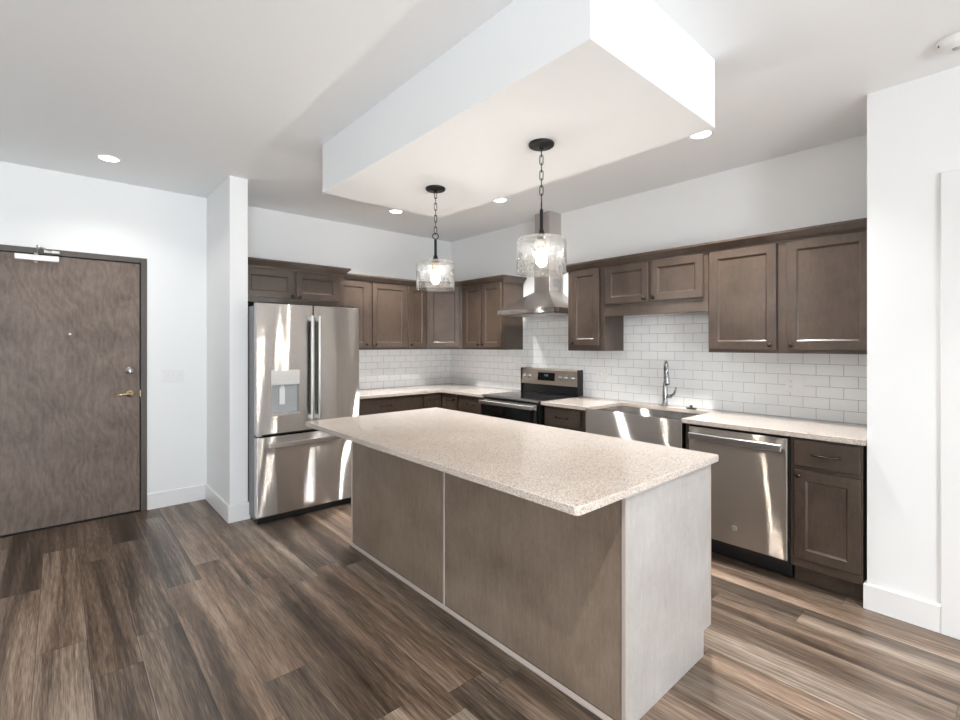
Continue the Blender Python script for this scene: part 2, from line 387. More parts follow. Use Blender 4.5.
# left wall with an added, unseen window for side light
mb = MB(); mb.box(XL - .12, XL, YR, -2.8, 0, H); mb.box(XL - .12, XL, .4, YF, 0, H); mb.box(XL - .12, XL, -2.8, .4, 0, .2); mb.box(XL - .12, XL, -2.8, .4, 2.5, H)
struct(mb.obj('wall_left', 'wall'), 'white wall with an added unseen window', 'wall')
mb = MB()
for a, b_ in ((XL, -2.5), (-.1, .55), (2.95, XP)): mb.box(a, b_, YR - .12, YR, 0, H)
for a, b_ in ((-2.5, -.1), (.55, 2.95)):
    mb.box(a, b_, YR - .12, YR, 0, .2); mb.box(a, b_, YR - .12, YR, 2.5, H)
struct(mb.obj('wall_rear', 'wall'), 'white wall with two large windows', 'wall')
def window(i, a, b_, horiz=True):
    mb = MB(); y0, y1 = (YR - .09, YR - .02) if horiz else (XL - .09, XL - .02); w = .05
    for q0, q1, z0, z1 in ((a, a + w, .2, 2.5), (b_ - w, b_, .2, 2.5), (a + w, b_ - w, .2, .25), (a + w, b_ - w, 2.45, 2.5), ((a + b_) / 2 - .03, (a + b_) / 2 + .03, .25, 2.45)):
        if horiz: mb.box(q0, q1, y0, y1, z0, z1)
        else: mb.box(y0, y1, q0, q1, z0, z1)
    fr = struct(mb.obj('window_%d' % i, 'trim'), 'large white framed window', 'window')
    ym = (y0 + y1) / 2
    p = MB(); p.box(a + w, b_ - w, ym - .003, ym + .003, .25, 2.45) if horiz else p.box(ym - .003, ym + .003, a + w, b_ - w, .25, 2.45)
    p.obj('pane', 'pane', fr)
window(1, .55, 2.95); window(2, -2.5, -.1); window(3, -2.8, .4, False)  # the third window is added, unseen, to let in side light

BH, BT = .138, .014
def base_run(name, pts):
    """Baseboard along a polyline; offset to the left-hand side of travel."""
    mb = MB(); sweep(mb, pts, [(0, 0), (BT, 0), (BT, BH - .006), (BT - .005, BH), (0, BH)])
    return struct(mb.obj(name, 'trim'), 'tall flat white baseboard', 'baseboard')
def sweep(mb, path, prof):
    """Sweep profile (out, z) along xy path; 'out' lies to the left of travel; mitred corners."""
    P = [Vector((p[0], p[1])) for p in path]; n = len(P); offs = []
    for i in range(n):
        dirs = []
        if i > 0: dirs.append((P[i] - P[i - 1]).normalized())
        if i < n - 1: dirs.append((P[i + 1] - P[i]).normalized())
        ns = [Vector((-d.y, d.x)) for d in dirs]
        if len(ns) == 1: offs.append(ns[0])
        else:
            b_ = (ns[0] + ns[1]).normalized(); offs.append(b_ / max(.2, b_.dot(ns[0])))
    t = bmesh.new(); rings = []
    for i in range(n):
        rings.append([t.verts.new((P[i].x + offs[i].x * o, P[i].y + offs[i].y * o, z)) for o, z in prof])
    m = len(prof)
    for a, b_ in zip(rings, rings[1:]):
        for k in range(m): t.faces.new((a[k], a[(k + 1) % m], b_[(k + 1) % m], b_[k]))
    t.faces.new(rings[0]); t.faces.new(rings[-1][::-1])
    bmesh.ops.recalc_face_normals(t, faces=t.faces); mb._merge(t)
base_run('baseboard_entry', [(SX0, YF), (DX1 + .052, YF)])
base_run('baseboard_stub', [(SX1 + .0, SY + .25), (SX1, SY), (SX0, SY), (SX0, YF - BT)][::1])
base_run('baseboard_near', [(XP, .250), (XP, YP), (XP + .06, YP)][::1])
base_run('baseboard_left', [(XL, YF), (XL, YR)][::1])
base_run('baseboard_hall', [(DX0 - .052, YF), (XL + BT, YF)][::1])
# closet door beside the projecting wall, only its casing edge is in view
d2 = struct(MB().box(XP + .035, XP + .075, -.75, .19, .01, 2.19).obj('door_2', 'trim'), 'white interior door', 'door')
mb = MB(); mb.box(XP - .020, XP + .0, .17, .250, 0, 2.28, .003); mb.box(XP - .024, XP, -.82, -.73, 0, 2.28, .003); mb.box(XP - .024, XP, -.73, .17, 2.18, 2.28, .003)
struct(mb.obj('trim_1', 'trim'), 'flat white casing of the interior door', 'door casing')

# entry door
fr = MB(); FW = .0485
fr.box(DX1 + .004, DX1 + FW, YF - .012, YF + .12, 0, DH + FW, .003); fr.box(DX0 - FW, DX0 - .004, YF - .012, YF + .12, 0, DH + FW, .003)
fr.box(DX0 - .004, DX1 + .004, YF - .012, YF + .12, DH + .004, DH + FW, .003)
root = struct(thing('door_1', 'brown wood-veneer entry door in a dark metal frame', 'door', ((DX0 + DX1) / 2, YF, 0)))
cx = (DX0 + DX1) / 2
fr.obj('door_frame', 'frame', root, (-cx, -YF, 0), label='dark bronze metal door frame')
MB().box(DX0 + .002, DX1 - .003, YF + .002, YF + .045, .012, DH - .002, .002).obj('door_slab', 'door', root, (-cx, -YF, 0))
MB().box(DX0 - .005, DX1 + .005, YF + .03, YF + .1, -.002, DH + .006).obj('door_stop', 'black', root, (-cx, -YF, 0))
MB().box(DX0, DX1, YF - .012, YF + .03, 0, .006).obj('threshold', 'black', root, (-cx, -YF, 0))
RX = Matrix.Rotation(PI / 2, 4, 'X')     # lathe axis z -> -y
def at(x, y, z): return Matrix.Translation((x - cx, y - YF, z)) @ RX
MB().lathe([(.0, 0), (.030, 0), (.030, .008), (.026, .014), (.020, .016), (.018, .030), (.0, .032)], 24, at(.444, YF + .002, 1.209)).box(-.004 + .444 - cx, .004 + .444 - cx, -.046, -.028, 1.19, 1.228, .002).obj('deadbolt', 'nickel', root, label='round nickel deadbolt')
lv = MB().lathe([(0, 0), (.032, 0), (.032, .008), (.024, .014), (.012, .018), (.012, .048), (0, .048)], 24, at(.447, YF + .002, 1.014))
lv.tube([(.447 - cx, -.045, 1.014), (.43 - cx, -.048, 1.014), (.39 - cx, -.05, 1.012), (.335 - cx, -.046, 1.006)], [.010, .010, .009, .007], 10)
lv.obj('lever_handle', 'brass', root, label='satin brass lever handle')
MB().lathe([(0, 0), (.009, 0), (.009, .004), (.005, .005), (0, .004)], 16, at(.062, YF + .002, 1.513)).obj('peephole', 'nickel', root)
MB().box(DX1 - .001 - cx, DX1 + .006 - cx, -.004, .004, .985, 1.04).obj('latch_plate', 'brass', root)
cl = MB().box(-.252 - cx, -.002 - cx, -.055, .003, 2.068, 2.112, .004).obj('door_closer', 'alu', root, label='aluminium door closer with folding arm')
MB().lathe([(0, 2.052), (.012, 2.052), (.012, 2.13), (0, 2.13)], 16, Matrix.Translation((-.135 - cx, -.03, 0))).obj('pinion', 'alu', cl)
MB().tube([(-.135 - cx, -.03, 2.134), (-.118 - cx, -.16, 2.150)], .008, 8).tube([(-.118 - cx, -.16, 2.158), (-.05 - cx, -.02, 2.152)], .007, 8).lathe([(0, 2.14), (.011, 2.14), (.011, 2.17), (0, 2.17)], 12, Matrix.Translation((-.118 - cx, -.16, 0))).obj('closer_arm', 'nickel', cl)
MB().box(-.09 - cx, .0 - cx, -.024, -.010, 2.138, 2.158, .002).obj('arm_shoe', 'alu', cl)

# backsplash
bs = MB(); T = .009
bs.box(XS - T, XS, YP, 1.508, .914, 1.372); bs.box(XS - T, XS, 1.508, 2.40, .914, 1.69); bs.box(XS - T, XS, 2.40, 2.80, .914, 1.372)
bs.box(XS - T, XS, 2.80, 3.669, .914, 1.775); bs.box(XS - T, XS, 3.669, YF, .914, 1.372)
struct(bs.obj('wall_tile_right', 'tile_sink'), 'white subway tile backsplash behind range and sink', 'backsplash')
struct(MB().box(2.045, XS - T, YF - T, YF, .914, 1.372).obj('wall_tile_back', 'tile_back'), 'white subway tile backsplash beside the refrigerator', 'backsplash')

# ------------------------------------------------------------------ cabinet parts (local frame: x to the right seen from the front, y=0 the wall, front at -y)
RZ = -PI / 2           # for cabinets on the sink wall (they face -X)
def shaker(parent, x0, x1, z0, z1, yf, name='door', m='wood', fwid=.056):
    """Framed door whose back face sits at y=yf, front at yf-.019."""
    t = .019; yb = yf; y1 = yf - t; e = .003; s = .011; dp = .010
    def rect(i, y): return [(x0 + i, y, z0 + i), (x1 - i, y, z0 + i), (x1 - i, y, z1 - i), (x0 + i, y, z1 - i)]
    fw = min(fwid, (x1 - x0) * .28, (z1 - z0) * .28)
    lay = [rect(0, yb), rect(0, y1 + e), rect(e, y1), rect(fw, y1), rect(fw + .002, y1 + .004), rect(fw + s, y1 + dp)]
    vs = [p for l in lay for p in l]; fs = [(3, 2, 1, 0)]
    for k in range(len(lay) - 1):
        for i in range(4):
            j = (i + 1) % 4; fs.append((4 * k + i, 4 * k + j, 4 * k + 4 + j, 4 * k + 4 + i))
    q = 4 * (len(lay) - 1); fs.append((q, q + 1, q + 2, q + 3))
    return MB().faces(vs, fs).obj(name, m, parent)
def knob(parent, x, z, yf):
    mtx = Matrix.Translation((x, yf, z)) @ RX
    return MB().lathe([(0, 0), (.008, 0), (.006, .004), (.005, .012), (.013, .017), (.0155, .022), (.013, .027), (0, .029)], 20, mtx).obj('knob', 'bronze', parent)
def pull(parent, x, z, yf, w=.128):
    h = w / 2; mb = MB()
    mb.tube([(x - h, yf, z), (x - h, yf - .014, z), (x - h + .012, yf - .024, z), (x - h * .4, yf - .031, z), (x, yf - .033, z), (x + h * .4, yf - .031, z), (x + h - .012, yf - .024, z), (x + h, yf - .014, z), (x + h, yf, z)], [.006, .006, .0065, .005, .0045, .005, .0065, .006, .006], 8)
    for s_ in (-1, 1): mb.lathe([(0, 0), (.009, 0), (.008, .003), (0, .003)], 14, Matrix.Translation((x + s_ * h, yf, z)) @ RX)
    return mb.obj('handle', 'bronze', parent)
def base_cabinet(label, loc, rz, w, items, group='base cabinets', toe=True, m='wood', closed=True, depth=.61):
    r = thing('base_cabinet', label, 'cabinet', loc, rz, group)
    b_ = MB()
    b_.box(0, w, -depth, -.002, .114, .883, .001)
    b_.obj('carcass', m, r)
    if toe: MB().box(0, w, -depth + .075, -depth + .09, 0, .114).obj('toe_kick', m, r)
    fronts(r, items, -depth, m); return r
def fronts(r, items, yf, m='wood'):
    for it in items:
        k, x0, x1, z0, z1 = it[:5]; opt = it[5] if len(it) > 5 else None
        if k == 'door':
            d = shaker(r, x0, x1, z0, z1, yf, m=m)
            if opt: knob(d, opt[0], opt[1], yf - .019)
        else:
            d = MB().box(x0, x1, yf - .019, yf, z0, z1, .004, 2).obj('drawer', m, r)
            if opt is not False: pull(d, (x0 + x1) / 2, (z0 + z1) / 2, yf - .019)
def wall_cabinet(label, loc, rz, w, z0, z1, items, depth=.311, group='wall cabinets', m='wood'):
    r = thing('wall_cabinet', label, 'cabinet', loc, rz, group)
    MB().box(0, w, -depth, -.002, z0, z1, .001).obj('carcass', m, r)
    fronts(r, items, -depth, m); return r

# base run on the sink wall, from the projecting wall to the corner (local x = Ystart - Y)
DZ = (.716, .868); OZ = (.168, .690)
def sinkloc(ytop): return (XS, ytop, 0)
base_cabinet('narrow brown base cabinet with one drawer and door right of the dishwasher', sinkloc(.900), RZ, .343,
             [('drawer', .022, .335, *DZ), ('door', .022, .335, *OZ, (.047, .66))])
sc_ = thing('base_cabinet', 'brown base cabinet under the stainless apron sink', 'cabinet', sinkloc(2.372), RZ, 'base cabinets')
MB().box(0, .856, -.61, -.002, .114, .66).box(0, .022, -.61, -.002, .66, .883).box(.834, .856, -.61, -.002, .66, .883).obj('carcass', 'wood', sc_)
MB().box(0, .856, -.535, -.52, 0, .114).obj('toe_kick', 'wood', sc_)
fronts(sc_, [('door', .03, .424, .168, .640, (.39, .60)), ('door', .432, .826, .168, .640, (.466, .60))], -.61)
base_cabinet('brown base cabinet between the range and the sink', sinkloc(2.838), RZ, .464,
             [('drawer', .022, .412, *DZ), ('door', .022, .412, *OZ, (.385, .655))])
base_cabinet('brown base cabinet left of the range', sinkloc(4.060), RZ, .438,
             [('drawer', .022, .416, *DZ), ('door', .022, .416, *OZ, (.385, .655))])
# corner cabinet: L shaped, two doors meeting in the inside corner
cc = thing('corner_base_cabinet', 'brown corner base cabinet with two doors meeting at right angles', 'cabinet', (XS, YF, 0))
MB().prism([(0 - .002, 0 - .002), (-.882, -.002), (-.882, -.61), (-.61, -.61), (-.61, -.924), (-.002, -.924)], .114, .883).obj('carcass', 'wood', cc)
MB().prism([(-.535, -.535), (-.882, -.535), (-.882, -.52), (-.52, -.52), (-.52, -.924), (-.535, -.924)], 0, .114).obj('toe_kick', 'wood', cc)
dl = shaker(cc, -.871, -.634, .168, .868, -.61)
dr = shaker(cc, 0, .268, .168, .868, -.61); dr.rotation_euler.z = RZ; dr.location = (0, -.634, 0)
knob(dr, .235, .82, -.629)
base_cabinet('wide brown base cabinet with a long drawer between refrigerator and corner', (2.092, YF, 0), 0, .920,
             [('drawer', .012, .898, *DZ), ('door', .012, .450, *OZ, (.415, .655)), ('door', .458, .898, *OZ, (.495, .655))])

# wall cabinets on the sink wall
UZ0, UZ1 = 1.372, 2.134
wall_cabinet('large brown two-door wall cabinet beside the projecting wall', sinkloc(1.508), RZ, .960, UZ0, UZ1,
             [('door', .014, .447, 1.395, 2.103, (.415, 1.425)), ('door', .507, .945, 1.395, 2.103, (.539, 1.425))])
r = wall_cabinet('short brown two-door wall cabinet above the sink', sinkloc(2.399), RZ, .889, 1.75, UZ1,
                 [('door', .015, .416, 1.78, 2.103, (.388, 1.805)), ('door', .442, .855, 1.78, 2.103, (.470, 1.805))])
MB().box(0, .889, -.311, -.292, 1.675, 1.75, .001).obj('valance', 'wood', r)
wall_cabinet('narrow brown wall cabinet right of the range hood', sinkloc(2.800), RZ, .399, UZ0, UZ1,
             [('door', .048, .350, 1.420, 2.118 - .01, (.07, 1.445))])
wall_cabinet('brown two-door wall cabinet left of the range hood', sinkloc(4.374), RZ, .705, UZ0, UZ1,
             [('door', .05, .345, 1.395, 2.103, (.32, 1.425)), ('door', .375, .676, 1.395, 2.103, (.40, 1.425))])
# diagonal corner
dc = thing('corner_wall_cabinet', 'brown diagonal corner wall cabinet with one door', 'cabinet', (XS, YF, 0), 0, 'wall cabinets')
a_ = .61; d_ = .311
MB().prism([(-.002, -.002), (-a_, -.002), (-a_, -d_), (-d_, -a_), (-.002, -a_)], UZ0, UZ1, .001).obj('carcass', 'wood', dc)
dd = shaker(dc, .025, .398, 1.395, 2.103, 0); dd.location = (-a_, -d_, 0); dd.rotation_euler.z = -PI / 4
# fridge wall uppers
wall_cabinet('brown two-door wall cabinet beside the refrigerator', (2.092, YF, 0), 0, .912, UZ0, UZ1,
             [('door', .010, .412, 1.395, 2.103, (.384, 1.425)), ('door', .465, .900, 1.395, 2.103, (.493, 1.425))])
wall_cabinet('narrow brown single-door wall cabinet next to the diagonal corner', (3.005, YF, 0), 0, .281, UZ0, UZ1,
             [('door', .015, .266, 1.395, 2.103, (.043, 1.425))])
wall_cabinet('deep brown two-door cabinet above the refrigerator', (1.162, YF, 0), 0, .928, 1.80, UZ1,
             [('door', .010, .440, 1.843, 2.092, (.415, 1.862)), ('door', .456, .866, 1.843, 2.092, (.482, 1.862))], depth=.61)
# panel on the fridge's right side, carrying the deep cabinet
tag(MB().box(2.068, 2.088, YF - .62, YF - .002, 0, 1.80, .001).obj('refrigerator_side_panel', 'wood_edge'), 'tall brown panel between refrigerator and base cabinet', 'panel')
# crown mouldings
CP = [(0, 2.106), (.006, 2.106), (.008, 2.116), (.020, 2.130), (.040, 2.150), (.050, 2.158), (.050, 2.173), (-.015, 2.173), (-.015, 2.137), (0, 2.137)]
def crown(label, path):
    mb = MB(); sweep(mb, path, CP); return tag(mb.obj('crown_molding', 'wood'), label, 'crown molding', 'crown moldings')
f_ = .330 - .018
crown('brown crown molding along the long run above the sink cabinets', [(XS - f_, YP + .002), (XS - f_, 2.800), (XS - .002, 2.800)])
crown('brown crown molding wrapping the corner cabinets left of the hood', [(XS - .002, 3.669), (XS - f_, 3.669), (XS - f_, YF - .617), (XS - .617, YF - f_), (2.094, YF - f_)])
crown('brown crown molding on the deep cabinet above the refrigerator', [(2.090, YF - .38), (2.090, YF - .611), (1.163, YF - .611)])

# countertops
CT = (.884, .914)
mb = MB().prism([(XS - T - .001, YP + .002), (XS - T - .001, 2.846), (XS - .648, 2.846), (XS - .648, 2.337), (XS - .150, 2.337), (XS - .150, 1.551), (XS - .648, 1.551), (XS - .648, YP + .002)], *CT, .002)
tag(mb.obj('countertop', 'quartz'), 'pale speckled quartz countertop around the apron sink', 'countertop')
mb = MB().prism([(XS - T - .001, 3.618), (XS - T - .001, YF - T - .001), (2.091, YF - T - .001), (2.091, YF - .648), (XS - .648, YF - .648), (XS - .648, 3.618)], *CT, .002)
tag(mb.obj('countertop', 'quartz'), 'L-shaped pale speckled quartz countertop in the corner left of the range', 'countertop')

# ------------------------------------------------------------------ island
IX0, IX1, IY0, IY1 = 1.563, 2.294, .955, 3.151
isl = thing('kitchen_island', 'brown panelled kitchen island standing on the plank floor', 'kitchen island', ((IX0 + IX1) / 2, (IY0 + IY1) / 2, 0))
ix, iy = -(IX0 + IX1) / 2, -(IY0 + IY1) / 2
def I(mb, name, m, label=None): return mb.obj(name, m, isl, (ix, iy, 0), label=label)
I(MB().box(IX0 + .012, IX1 - .02, IY0 + .02, IY1 - .02, .114, .884).box(IX0 + .012, IX1 - .10, IY0 + .02, IY1 - .02, 0, .114), 'carcass', 'wood')
def notch(y0, y1): # end panel with a toe notch, drawn in x-z and extruded in y
    pr = [(IX0 + .004, 0), (IX1 - .075, 0), (IX1 - .075, .114), (IX1, .114), (IX1, .884), (IX0 + .004, .884)]
    t = MB(); vs = [(x, y, z) for y in (y0, y1) for x, z in pr]; n = 6
    t.faces(vs, [tuple(range(n))[::-1], tuple(range(n, 2 * n))] + [(i, (i + 1) % n, n + (i + 1) % n, n + i) for i in range(n)]); return t
I(notch(IY0, IY0 + .019), 'end_panel', 'endpanel_daylit', 'end panel coloured light greyish for the daylight on it')
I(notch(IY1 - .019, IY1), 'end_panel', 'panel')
I(MB().box(IX0 + .002, IX0 + .012, IY0 + .02, 2.064, .02, .884), 'back_panel', 'panel')
I(MB().box(IX0 + .002, IX0 + .012, 2.064, IY1 - .02, .02, .884), 'back_panel', 'panel')
for y0, y1 in ((IY0 - .001, IY0 + .016), (2.056, 2.068), (IY1 - .012, IY1 + .001)):
    I(MB().box(IX0 - .004, IX0 + .004, y0, y1, .016, .884, .0012), 'corner_strip', 'pale_edge', 'vertical edge strip, pale banding with daylight in its colour')
mb = MB(); sweep(mb, [(IX0, IY0), (IX0, IY1)], [(0, 0), (.012, 0), (.012, .006), (.007, .015), (0, .018)]); I(mb, 'shoe_molding', 'pale_edge')
I(MB().box(IX1 - .010, IX1 + .001, IY0 - .002, IY0 + .019, .114, .884, .001), 'corner_strip', 'pale_edge', 'vertical edge strip, pale banding with daylight in its colour')
I(MB().box(IX1 - .09, IX1 - .075, IY0 + .019, IY1 - .019, 0, .114), 'toe_kick', 'wood')
for k in range(4):   # fronts on the sink side
    y1 = IY0 + .02 + (k + 1) * .539; w_ = .535
    d = shaker(isl, 0, w_, .14, .69, 0); d.rotation_euler.z = PI / 2; d.location = (IX1 + ix - .02, y1 - .537 + iy, 0); knob(d, .04 if k % 2 else w_ - .04, .65, -.019)
    q = MB().box(0, w_, -.019, 0, .70, .872, .004).obj('drawer', 'wood', isl, (IX1 + ix - .02, y1 - .537 + iy, 0), PI / 2); pull(q, w_ / 2, .79, -.019)
def round_rect(x0, x1, y0, y1, r, n=5):
    out = []
    for cx_, cy_, a0 in ((x1 - r, y1 - r, 0), (x0 + r, y1 - r, 90), (x0 + r, y0 + r, 180), (x1 - r, y0 + r, 270)):
        for i in range(n + 1):
            a = R(a0 + 90 * i / n); out.append((cx_ + r * math.cos(a), cy_ + r * math.sin(a)))
    return out
t = MB().prism(round_rect(1.230, 2.318, .9225, 3.162, .018), .884, .914, .003)
tag(t.obj('island_countertop', 'quartz'), 'large pale speckled quartz slab on the island', 'countertop')

# ------------------------------------------------------------------ refrigerator
fx0, fx1, fy = 1.156, 2.031, 3.943
FXO = .006
fr_ = thing('refrigerator', 'stainless french-door refrigerator with water dispenser beside the wall stub', 'refrigerator', ((fx0 + fx1) / 2, fy + .4, 0))
fo = (-(fx0 + fx1) / 2, -(fy + .4), 0)
def F(mb, name, m, parent=None, label=None): return mb.obj(name, m, parent or fr_, fo if parent is None else (0, 0, 0), label=label)
F(MB().box(fx0 + .008, fx1 - .006, fy + .085, YF - .08, .03, 1.742, .004), 'body', 'fridge_side')
F(MB().box(fx0 + .02, fx1 - .02, fy + .05, fy + .3, .0, .06), 'base_grille', 'blackplastic')
F(MB().box(fx0 + .012, fx1 - .012, fy + .068, fy + .09, .07, 1.74), 'door_gasket', 'black')
mid = 1.606; ty = fy + .066
mb = MB(); hx0, hx1, hz0, hz1 = 1.268, 1.489, .863, 1.103
mb.box(fx0, hx0, fy, ty, .716, 1.757, .0).box(hx1, mid - .006, fy, ty, .716, 1.757).box(hx0, hx1, fy, ty, .716, hz0).box(hx0, hx1, fy, ty, hz1, 1.757)
bmesh.ops.remove_doubles(mb.bm, verts=mb.bm.verts, dist=.0001)
dL = F(mb, 'door', 'steel')
dR = F(MB().box(mid + .006, fx1, fy, ty, .716, 1.757, .006, 3), 'door', 'steel')
fz = F(MB().box(fx0, fx1, fy, ty, .062, .692, .006, 3), 'freezer_drawer', 'steel')
F(MB().box(hx0, hx1, fy + .055, fy + .062, hz0, hz1), 'dispenser_recess', 'greyplastic', dL)
F(MB().box(hx0, hx1, fy + .004, fy + .06, hz0 - .001, hz0 + .012, .001).box(hx0 - .004, hx1 + .004, fy - .003, fy + .01, hz0 - .008, hz0 + .004, .001), 'drip_tray', 'nickel', dL)
F(MB().box(hx0 - .002, hx1 + .002, fy - .003, fy + .01, hz1, 1.222, .001), 'control_panel', 'bisc_light' if 'bisc_light' in M else 'nickel', dL)
F(MB().tube([(1.36, fy + .03, hz1), (1.36, fy + .03, hz1 - .03)], .012, 10).box(1.342, 1.385, fy + .035, fy + .045, .94, hz1 - .02, .003), 'paddle', 'plastic', dL)
for d, x in ((dL, 1.578), (dR, 1.640)):
    h = MB().box(x - .011, x + .011, fy - .062, fy - .045, .80, 1.672, .006, 3)
    for z in (.825, 1.645): h.box(x - .009, x + .009, fy - .05, fy, z - .016, z + .016, .003)
    hh_ = F(h, 'handle', 'nickel', d)
    MB().box(x - .0085, x + .0085, fy - .047, fy - .018, .845, 1.625, .002).obj('handle_shade', 'blackplastic', hh_, label='dark strip for the shaded side of the handle')  # black strip drawn as the shade on the side of the handle
h = MB().box(1.232, 1.952, fy - .060, fy - .045, .612, .646, .005, 3)
for x in (1.262, 1.922): h.box(x - .016, x + .016, fy - .05, fy, .621, .639, .003)
F(h, 'handle', 'nickel', fz)
for x in (fx0 + .05, fx1 - .05): F(MB().box(x - .04, x + .03, fy + .02, fy + .12, 1.748, 1.772, .004), 'hinge_cover', 'blackplastic')
F(MB().box(fx0 + .012, fx0 + .042, fy + .015, fy + .07, .700, .712, .002), 'hinge', 'nickel')

# ------------------------------------------------------------------ range (local: facing -y, x to the right)
rg = thing('electric_range', 'black and stainless electric range with a glass cooktop', 'range', (XS, 3.614, 0), RZ)
w = .762
MB().box(.002, w - .002, -.655, -.012, .09, .905, .003).obj('body', 'blackplastic', rg)
MB().box(.02, w - .02, -.60, -.05, 0, .09).obj('plinth', 'blackplastic', rg)
ck = MB().box(0, w, -.668, -.075, .905, .922, .003).obj('cooktop', 'blackglass', rg)
MB().box(0, w, -.674, -.668, .903, .920, .002).obj('cooktop_trim', 'nickel', ck)
for x, y, r_ in ((.2, -.50, .10), (.56, -.50, .085), (.2, -.24, .075), (.56, -.24, .10)):
    MB().lathe([(r_, .9222), (r_ + .002, .9226), (r_ + .004, .9222)], 40, Matrix.Translation((x, y, 0)), closed=False).obj('burner_ring', 'ring_print', ck)
od = MB().box(.004, w - .004, -.690, -.655, .27, .888, .004).obj('oven_door', 'blackglass', rg)
MB().box(.004, w - .004, -.694, -.690, .835, .885, .001).obj('door_band', 'steel_warm', od)
h = MB().box(.02, w - .02, -.742, -.722, .838, .874, .008, 3)
for x in (.055, w - .055): h.box(x - .014, x + .014, -.73, -.69, .846, .868, .003)
h.obj('handle', 'nickel', od)
sd = MB().box(.004, w - .004, -.688, -.655, .10, .262, .004).obj('storage_drawer', 'steel_warm', rg)
# backguard
bgm = MB().box(.006, w - .006, -.075, -.012, .922, 1.03, .003).obj('backguard', 'blackplastic', rg)
sl = MB(); vs = []
for x in (0, w): vs += [(x, -.095, 1.010), (x, -.075, 1.160), (x, -.062, 1.176), (x, -.014, 1.176), (x, -.014, 1.010)]
sl.faces(vs, [(0, 1, 2, 3, 4), (9, 8, 7, 6, 5)] + [(i, (i + 1) % 5, 5 + (i + 1) % 5, 5 + i) for i in range(5)])
cpn = sl.obj('control_panel', 'bisc', rg)
MB().box(-.003, .004, -.098, -.012, .922, 1.176, .001).obj('end_cap', 'blackplastic', cpn); MB().box(w - .004, w + .003, -.098, -.012, .922, 1.176, .001).obj('end_cap', 'blackplastic', cpn)
tilt = Matrix.Rotation(math.atan2(.02, .15), 4, 'X')
def onpanel(x, z): return Matrix.Translation((x, -.095 + (z - 1.01) * .02 / .15, z)) @ Matrix.Rotation(-math.atan2(.02, .15), 4, 'X')
MB().box(-.115, .115, -.004, .004, -.042, .042, .001, mtx=onpanel(.35, 1.093)).obj('display', 'blackglass', cpn)
d_m = MB()
def seg7(mb, x, z, ch, h=.018, mtx=None):
    on = {'0': 'abcdef', '1': 'bc', '2': 'abged'}[ch]; ww = h * .5; q = .002
    S = {'a': (0, ww, h - q, h), 'd': (0, ww, 0, q), 'g': (0, ww, h / 2 - q / 2, h / 2 + q / 2), 'f': (0, q, h / 2, h), 'b': (ww - q, ww, h / 2, h), 'e': (0, q, 0, h / 2), 'c': (ww - q, ww, 0, h / 2)}
    for s_ in on:
        a, b_, c, d = S[s_]; mb.box(x + a, x + b_, -.0048, -.0042, z + c, z + d, mtx=mtx)
for i, ch in enumerate('12'): seg7(d_m, -.028 + i * .012, .004, ch, mtx=onpanel(.35, 1.093))
for i, ch in enumerate('00'): seg7(d_m, .004 + i * .012, .004, ch, mtx=onpanel(.35, 1.093))
d_m.obj('clock_digits', 'led', cpn)
for x in (.045, .115, .540, .615, .692):
    MB().lathe([(0, 0), (.024, 0), (.026, .004), (.020, .010), (.018, .026), (0, .028)], 24, onpanel(x, 1.095) @ RX).box(-.003, .003, -.034, -.026, -.017, .017, .001, mtx=onpanel(x, 1.095)).obj('knob', 'nickel', cpn)

# ------------------------------------------------------------------ range hood
hd = thing('range_hood', 'stainless pyramid range hood with square chimney above the range', 'range hood', (XS, 3.2325, 1.735))
hx, hy_, hz = -XS, -3.2325, -1.735
y0, y1, x0, zc, cy0, cy1, cx0 = 2.852, 3.613, 3.44, 1.975, 3.130, 3.335, 3.705
def HD(mb, name, m, parent=None): return mb.obj(name, m, parent or hd, (hx, hy_, hz) if parent is None else (0, 0, 0))
HD(MB().box(x0, XS - .001, y0, y1, 1.735, 1.782, .002), 'canopy_lip', 'steel_hood')
xb = XS - .001
HD(MB().faces([(x0 + .004, y0 + .004, 1.782), (xb, y0 + .004, 1.782), (xb, y1 - .004, 1.782), (x0 + .004, y1 - .004, 1.782), (cx0, cy0, zc), (xb, cy0, zc), (xb, cy1, zc), (cx0, cy1, zc)],
        [(0, 1, 2, 3), (4, 5, 6, 7), (0, 1, 5, 4), (1, 2, 6, 5), (2, 3, 7, 6), (3, 0, 4, 7)]), 'canopy', 'steel_hood')
ch_ = HD(MB().box(cx0, xb, cy0, cy1, zc, 2.45, .001).box(cx0 + .004, xb, cy0 + .004, cy1 - .004, 2.45, H - .004, .001), 'chimney', 'steel_hood')
g_ = MB().box(cx0 + .06, cx0 + .150, cy0 - .002, cy0, 2.02, 2.10)
HD(g_, 'vent_grille', 'greyplastic', ch_)
HD(MB().box(x0 + .03, xb - .04, y0 + .04, y1 - .04, 1.725, 1.737, .002), 'filter', 'nickel')
for k in range(3): HD(MB().lathe([(0, 0), (.006, 0), (.006, .004), (0, .004)], 12, Matrix.Translation((x0, 3.19 + k * .03, 1.758)) @ Matrix.Rotation(-PI / 2, 4, 'Y')), 'button', 'nickel')

